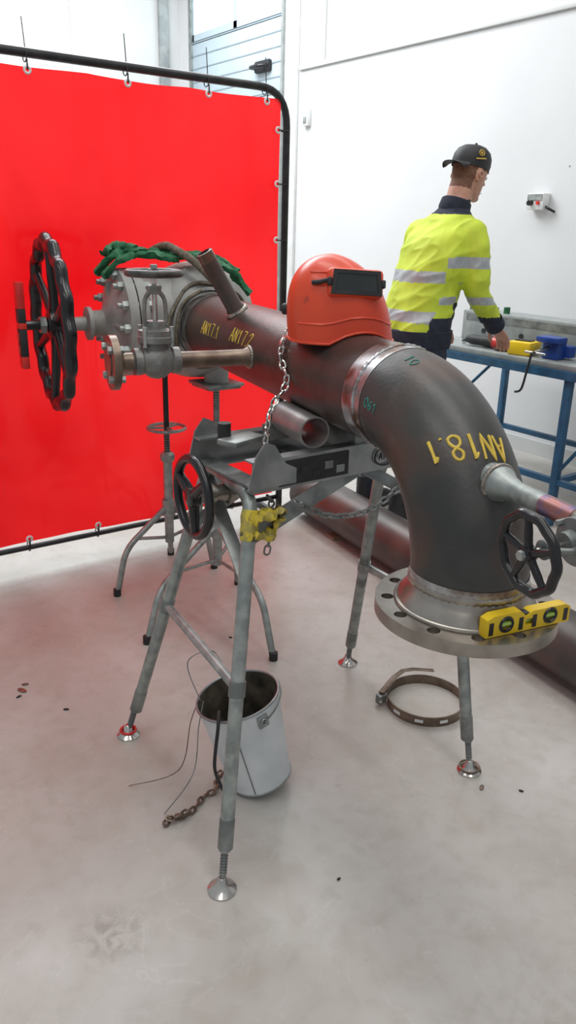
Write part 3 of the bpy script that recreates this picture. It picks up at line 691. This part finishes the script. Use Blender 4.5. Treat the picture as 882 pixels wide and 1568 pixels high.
# ------------------------------------------------------------ WORKBENCH
BX0,BX1,BY0,BY1,BZ=3.36,4.15,1.3,3.36,.82
o=M("workbench")
o.box(((BX0+BX1)/2,(BY0+BY1)/2,BZ),(BX1-BX0,BY1-BY0,.03),grey,bev=.004)
o.box((BX0+.0,(BY0+BY1)/2,BZ-.035),(.04,BY1-BY0,.04),bluep); o.box(((BX0+BX1)/2,BY1,BZ-.035),(BX1-BX0,.04,.04),bluep); o.box((BX1,(BY0+BY1)/2,BZ-.035),(.04,BY1-BY0,.04),bluep)
for x in (BX0+.02,BX1-.02):
    for y in (BY0+.05,2.32,BY1-.04):
        o.box((x,y,BZ/2-.02),(.038,.038,BZ-.04),bluep,bev=.003)
    o.box((x,(BY0+BY1)/2,.24),(.03,BY1-BY0-.05,.03),bluep)
for y in (2.32,BY1-.04): o.box(((BX0+BX1)/2,y,.24),(BX1-BX0-.04,.03,.03),bluep); o.tube([(BX0+.02,y,.28),(BX1-.02,y,.74)],.010,bluep)
o.done()
o=M("steel_box_section"); c=V((3.72,2.70,BZ+.015+.085))
o.box(c,(.18,1.16,.17),grey,bev=.008); o.box(c+V((-.0,.50,.095)),(.10,.14,.02),galvd,bev=.003); o.box(c+V((-.0905,0,.05)),(.003,1.1,.04),galvd)
for k in range(4): o.cyl(c+V((-.088,-.4+.27*k,-.02)),c+V((-.095,-.4+.27*k,-.02)),.014,blackm)
o.cyl(c+V((-.04,.30,.085)),c+V((-.04,.30,.12)),.018,green); o.done()
o=M("bench_clamp"); c=V((3.47,2.50,BZ+.0152))
o.box(c+V((0,0,.05)),(.07,.10,.10),blueb,bev=.01); o.box(c+V((-.03,.0,.10)),(.09,.13,.03),blueb,bev=.008); o.box(c+V((.05,0,.04)),(.05,.16,.06),blueb,bev=.008)
o.cyl(c+V((-.05,0,.06)),c+V((-.16,0,.04)),.010,chrome); o.cyl(c+V((-.15,-.06,.04)),c+V((-.15,.06,.04)),.006,chrome)
o.tube([c+V((-.15,.02,.04)),c+V((-.16,.03,-.06)),c+V((-.16,.05,-.15)),c+V((-.155,.09,-.17))],.006,blackm,smooth=4); o.done()
o=M("yellow_tool_case"); c=V((3.46,2.68,BZ+.0152)); o.box(c+V((0,0,.035)),(.13,.13,.07),yellow,rot=rotz(.2),bev=.01); o.box(c+V((0,0,.072)),(.05,.09,.006),black,rot=rotz(.2)); o.done()
o=M("angle_grinder"); c=V((3.46,2.97,BZ+.05))
o.tube([c+V((0,.10,0)),c+V((0,.03,0)),c+V((.01,-.08,0))],[.022,.028,.032],blackm,smooth=4); o.tube([c+V((.01,-.08,0)),c+V((.01,-.13,0))],.032,red); o.cyl(c+V((.01,-.15,.02)),c+V((.01,-.15,-.02)),.03,galvd); o.cyl(c+V((.01,-.15,-.02)),c+V((.01,-.15,-.025)),.055,brownst,seg=28)
o.tube([c+V((0,.10,0)),c+V((.02,.16,-.02)),c+V((.10,.20,-.028)),c+V((.14,.14,-.028))],.005,blackm,smooth=5); o.done()

# ------------------------------------------------------------ WORKER
def ring(c,rx,ry,ux=V((1,0,0)),uy=V((0,1,0)),k=24,sq=2.0):
    e=2/sq; out=[]
    for j in range(k):
        t=2*pi*j/k; ca,sa=math.cos(t),math.sin(t)
        out.append(V(c)+V(ux)*rx*math.copysign(abs(ca)**e,ca)+V(uy)*ry*math.copysign(abs(sa)**e,sa))
    return out
def interp(keys,k=4):
    A=[V((*c,)) for c,_,_ in keys]; Bv=[V((a,b,0)) for _,a,b in keys]
    A=crom(A,k);Bv=crom(Bv,k); return [(A[i],Bv[i].x,Bv[i].y) for i in range(len(A))]
def remeshed(m_,name,vox,smooth=4):
    ob=m_.done()
    md=ob.modifiers.new("r",'REMESH'); md.mode='VOXEL'; md.voxel_size=vox; md.use_smooth_shade=True
    ms=ob.modifiers.new("s",'SMOOTH'); ms.factor=.5; ms.iterations=smooth
    dg=bpy.context.evaluated_depsgraph_get(); ev=ob.evaluated_get(dg); me=bpy.data.meshes.new_from_object(ev,depsgraph=dg)
    loc=ob.location.copy(); bpy.data.objects.remove(ob)
    o2=bpy.data.objects.new(name,me); o2.location=loc; scene.collection.objects.link(o2); me.materials.clear()
    for p in me.polygons: p.use_smooth=True
    return o2
wk=bpy.data.objects.new("worker",None); wk.location=(2.80,2.90,0); scene.collection.objects.link(wk)
def par(ob,name):
    ob.name=name; ob.parent=wk; ob.matrix_parent_inverse=Matrix.Translation(-wk.location)
    return ob
m=M("b")
tor=interp([((2.80,2.84,.86),.130,.16),((2.80,2.84,.95),.145,.185),((2.82,2.84,1.05),.150,.185),((2.86,2.84,1.18),.140,.178),((2.90,2.84,1.30),.145,.19),((2.95,2.84,1.41),.135,.185),((2.985,2.845,1.48),.11,.145),((3.01,2.85,1.53),.075,.085),((3.03,2.85,1.57),.062,.066),((3.05,2.85,1.62),.055,.055)],4)
m.rings([ring(c,a,b,sq=2.3) for c,a,b in tor],navy)
def limbs(pts,rad):
    P=crom([V(p) for p in pts],6); Rr=crom([V((r,0,0)) for r in rad],6); m.tube(P,[q.x for q in Rr],navy,seg=18)
limbs([(2.95,2.95,1.44),(2.955,3.01,1.415),(2.975,3.06,1.29),(2.99,3.07,1.19),(3.05,3.06,1.10),(3.13,3.03,1.01)],[.055,.070,.060,.054,.048,.040])
limbs([(2.97,2.75,1.44),(2.985,2.685,1.415),(2.985,2.645,1.29),(2.995,2.635,1.18),(3.06,2.63,1.09),(3.15,2.635,1.01)],[.055,.072,.066,.060,.052,.042])
limbs([(2.80,2.93,.92),(2.80,2.945,.80),(2.81,2.97,.50),(2.77,3.01,.30),(2.745,3.04,.09)],[.10,.105,.078,.072,.062])
limbs([(2.80,2.75,.92),(2.80,2.745,.80),(2.82,2.755,.50),(2.78,2.765,.30),(2.755,2.78,.09)],[.10,.105,.078,.072,.062])
body=par(remeshed(m,"body",.0075,7),"body")
me=body.data
nrm=[V(v.normal) for v in me.vertices]
for v,nv in zip(me.vertices,nrm):   # soft cloth folds
    c=body.location+v.co
    if c.z<1.52:
        q=V((c.x*5,c.y*5,c.z*11+1.5*c.y))
        f=mnoise.noise(q)*.009+(1-abs(mnoise.noise(V((c.x*9+3,c.y*7,c.z*15+c.y*9)))))**4*.007-.003
        v.co+=nv*f
for mm_ in (hivis,reflect,navy,skin): me.materials.append(mm_)
for p in me.polygons:
    c=body.location+p.center; x,y,z=c
    arm=(z>.97) and ((y<2.672 and z<1.50) or (y>3.02) or (x>3.05 and z<1.35))
    if arm:
        if z<1.05: i=2
        elif 1.275<z<1.325: i=1
        elif 1.11<z<1.145: i=1
        else: i=0
    elif z<.955: i=2
    elif z>1.515: i=2 if z<1.585 else 3
    else:
        i=0
        if 1.025<z<1.078 or 1.205<z<1.258: i=1
        if z<.985: i=2
        if y<2.72 and z<1.12 and x>2.84: i=2
    p.material_index=i
m=M("collar"); m.lathe([(.070,-.03),(.078,-.01),(.074,.03),(.068,.035),(.064,.0)],(3.02,2.85,1.545),(.35,0,1),navy,28,cap=False)
par(m.done(),"collar")
m=M("hem"); m.rings([ring((2.80,2.84,.90),.153,.188,k=36,sq=2.3),ring((2.80,2.84,.925),.158,.193,k=36,sq=2.3),ring((2.805,2.84,.985),.158,.193,k=36,sq=2.3),ring((2.805,2.84,.99),.145,.18,k=36,sq=2.3)],navy,cap=False); par(m.done(),"jacket_hem")
m=M("h"); H=V((3.105,2.855,1.705)); hr=Matrix.Rotation(math.radians(14),3,'Y')
def hp(x,y,z): return H+hr@V((x,y,z))
keys=[(-.118,.018,.045,.040),(-.105,.020,.058,.048),(-.085,.012,.074,.058),(-.05,.004,.086,.066),(-.01,.0,.094,.073),(.03,-.002,.097,.076),(.07,-.004,.090,.072),(.10,-.006,.068,.056),(.116,-.008,.035,.030),(.120,-.008,.008,.008)]
m.rings([[hp(cx+rx*math.cos(2*pi*j/28),ry*math.sin(2*pi*j/28),z) for j in range(28)] for z,cx,rx,ry in keys],skin)
m.tube([hp(.085,0,.02),hp(.105,0,-.01),hp(.112,0,-.028)],[.008,.012,.015],skin,seg=10,smooth=3)
m.sphere(hp(.088,0,-.062),(.012,.024,.006),skin); m.sphere(hp(.088,0,-.074),(.011,.020,.007),skin); m.sphere(hp(.075,0,-.098),(.022,.026,.018),skin)
m.sphere(hp(.078,0,.022),(.018,.05,.010),skin)
m.tube([hp(-.02,0,-.05),V((3.05,2.85,1.62)),V((3.03,2.85,1.54))],[.062,.060,.066],skin,seg=20,smooth=5)
for s_ in (-1,1):
    m.sphere(hp(-.012,s_*.078,-.015),(.019,.010,.032),skin,rot=hr@Matrix.Rotation(s_*.35,3,'Z'))
head=par(remeshed(m,"head",.005,3),"head"); me=head.data; me.materials.append(skin); me.materials.append(hair)
Hi=hr.transposed()
for p in me.polygons:
    q=Hi@(head.location+p.center-H)
    p.material_index=1 if ((q.x<-.025 and q.z>-.085 and abs(q.y)<.085) or (q.x<.03 and q.z>.015) or (q.z>.05 and q.x<.06)) and not (abs(q.y)>.074 and q.x>-.045 and q.z<.03) else 0
m=M("face_details")
for s_ in (-1,1):
    m.sphere(hp(.083,s_*.031,.0),(.010,.013,.009),eyew); m.sphere(hp(.0925,s_*.031,-.001),(.003,.005,.005),black)
    m.tube([hp(.086,s_*.014,.022),hp(.090,s_*.032,.026),hp(.080,s_*.048,.022)],.0035,hair,seg=6,smooth=3)
    m.torus(hp(-.012,s_*.090,-.013),hr@V((0,1,0)),.013,.004,skin,18,6)
m.box(hp(.099,0,-.068),(.002,.038,.002),hair,rot=hr)
par(m.done(),"face_details")
m=M("cap")
ck=[(.020,.101,.082),(.045,.104,.085),(.075,.100,.083),(.100,.086,.073),(.118,.060,.052),(.128,.025,.022),(.130,.002,.002)]
m.rings([[hp(-.002+a*math.cos(2*pi*j/36),b*math.sin(2*pi*j/36),z+ .004*math.cos(2*pi*j/36)) for j in range(36)] for z,a,b in ck],blackm,cap=False)
m.sphere(hp(-.002,0,.132),.007,blackm)
br=[]
for i in range(7):
    t=i/6
    br.append([hp(-.085-.075*t*math.cos(s*.9),.078*math.sin(s*1.05)*(1-.12*t),.030-.018*t-.010*s*s) for s in [-1.3+2.6*j/16 for j in range(17)]])
vs=[p for r in br for p in r]; nV=len(vs); vs=vs+[p+V((0,0,-.004)) for p in vs]; fs=[]
for i in range(6):
    for j in range(16):
        a=i*17+j; fs.append((a,a+1,a+18,a+17)); fs.append((nV+a+17,nV+a+18,nV+a+1,nV+a))
m.add(vs,fs,blackm)
bn=(V((-.35,-.9,.25))).normalized(); bcn=hp(-.035,-.081,.078)
m.torus(bcn+bn*.004,bn,.013,.0020,gold,20,6); m.box(bcn+bn*.004,(.009,.011,.002),gold,rot=frame(V((.9,-.4,0)),bn)); m.box(hp(-.035,-.086,.052)+bn*.002,(.05,.005,.002),gold,rot=frame(V((.9,-.4,0)),bn))
par(m.done(),"cap")
def hand(name,wr,dr,pn,side):
    m=M("hd"); dr=V(dr).normalized(); pn=V(pn); pn=(pn-dr*pn.dot(dr)).normalized(); lat=dr.cross(pn)*side
    m.rings([ring(wr+dr*s,a,b,lat,pn,k=16) for s,a,b in ((-.03,.026,.021),(0,.026,.019),(.03,.035,.018),(.06,.041,.017),(.085,.041,.015),(.098,.037,.012))],skin)
    for i,(lo,ln) in enumerate(((.031,.074),(.011,.082),(-.010,.076),(-.030,.060))):
        b=wr+dr*.085+lat*lo; q=[b]
        ang=.25
        for f_,da in ((.42,.35),(.32,.45),(.26,.35)):
            q.append(q[-1]+(dr*math.cos(ang)+pn*math.sin(ang)+lat*lo*.8).normalized()*ln*f_); ang+=da
        m.tube(q,[.0098,.0090,.0082,.0070],skin,seg=10); m.sphere(q[-1],.0072,skin,10,6)
    t0=wr+dr*.025+lat*.028; q=[t0,t0+lat*.024+dr*.028+pn*.008,t0+lat*.034+dr*.055+pn*.018,t0+lat*.032+dr*.078+pn*.026]
    m.tube(q,[.014,.0125,.0105,.0085],skin,seg=10); m.sphere(q[-1],.0086,skin,10,6)
    ob=par(remeshed(m,name,.0035,2),name); ob.data.materials.append(skin)
hand("hand_right",V((3.165,2.638,.995)),(.75,.10,-.60),(-.4,0,-.9),1)
hand("hand_left",V((3.145,3.025,.995)),(.70,-.2,-.65),(-.4,0,-.9),-1)
m=M("cuffs")
m.lathe([(.048,-.035),(.050,0),(.046,.022),(.034,.024)],V((3.15,2.635,1.01)),(.70,.1,-.68),navy,20,cap=False)
m.lathe([(.046,-.035),(.048,0),(.044,.022),(.034,.024)],V((3.13,3.03,1.01)),(.7,-.3,-.65),navy,20,cap=False); par(m.done(),"cuffs")
for nm,fx,fy,ya in (("boot_left",2.745,3.04,.12),("boot_right",2.755,2.78,-.10)):
    m=M("bt"); rz=rotz(ya)
    def bp(x,y,z): return V((fx,fy,0))+rz@V((x,y,z))
    m.rings([[bp(cx+rx*math.cos(2*pi*j/24),ry*math.sin(2*pi*j/24)*(1 if math.cos(2*pi*j/24)<.3 else .95),z) for j in range(24)] for z,cx,rx,ry in ((.0,.055,.150,.050),(.02,.055,.153,.053),(.05,.055,.148,.052),(.075,.04,.125,.050),(.10,.005,.085,.050),(.14,-.01,.065,.052),(.19,-.008,.064,.055))],blackm)
    m.rings([[bp(.055+.156*math.cos(2*pi*j/24),.055*math.sin(2*pi*j/24),z) for j in range(24)] for z in (0,.022)],blackst)
    par(m.done(),nm)

# ------------------------------------------------------------ LIGHT
w=bpy.data.worlds.new("world"); scene.world=w; w.use_nodes=True
w.node_tree.nodes["Background"].inputs[0].default_value=(.90,.95,1,1); w.node_tree.nodes["Background"].inputs[1].default_value=.42
def area(name,loc,rot,sx,sy,pw,col=(1,.98,.95)):
    l=bpy.data.lights.new(name,'AREA'); l.shape='RECTANGLE'; l.size=sx; l.size_y=sy; l.energy=pw; l.color=col
    ob=bpy.data.objects.new(name,l); ob.location=loc; ob.rotation_euler=rot; scene.collection.objects.link(ob)
area("ceiling_lamp",(1.2,1.0,4.2),(0,0,0),.5,4,52)
area("ceiling_lamp.001",(3.2,2.5,4.2),(0,0,0),.5,4,34)
area("bay_fill_light",(2.2,6.0,4.2),(0,0,0),3,3,290,(.93,.97,1))  # unseen fill, added to brighten the garage bay and backlight the curtain
area("ceiling_lamp.003",(-1.0,0,4.2),(0,0,0),.5,4,42)
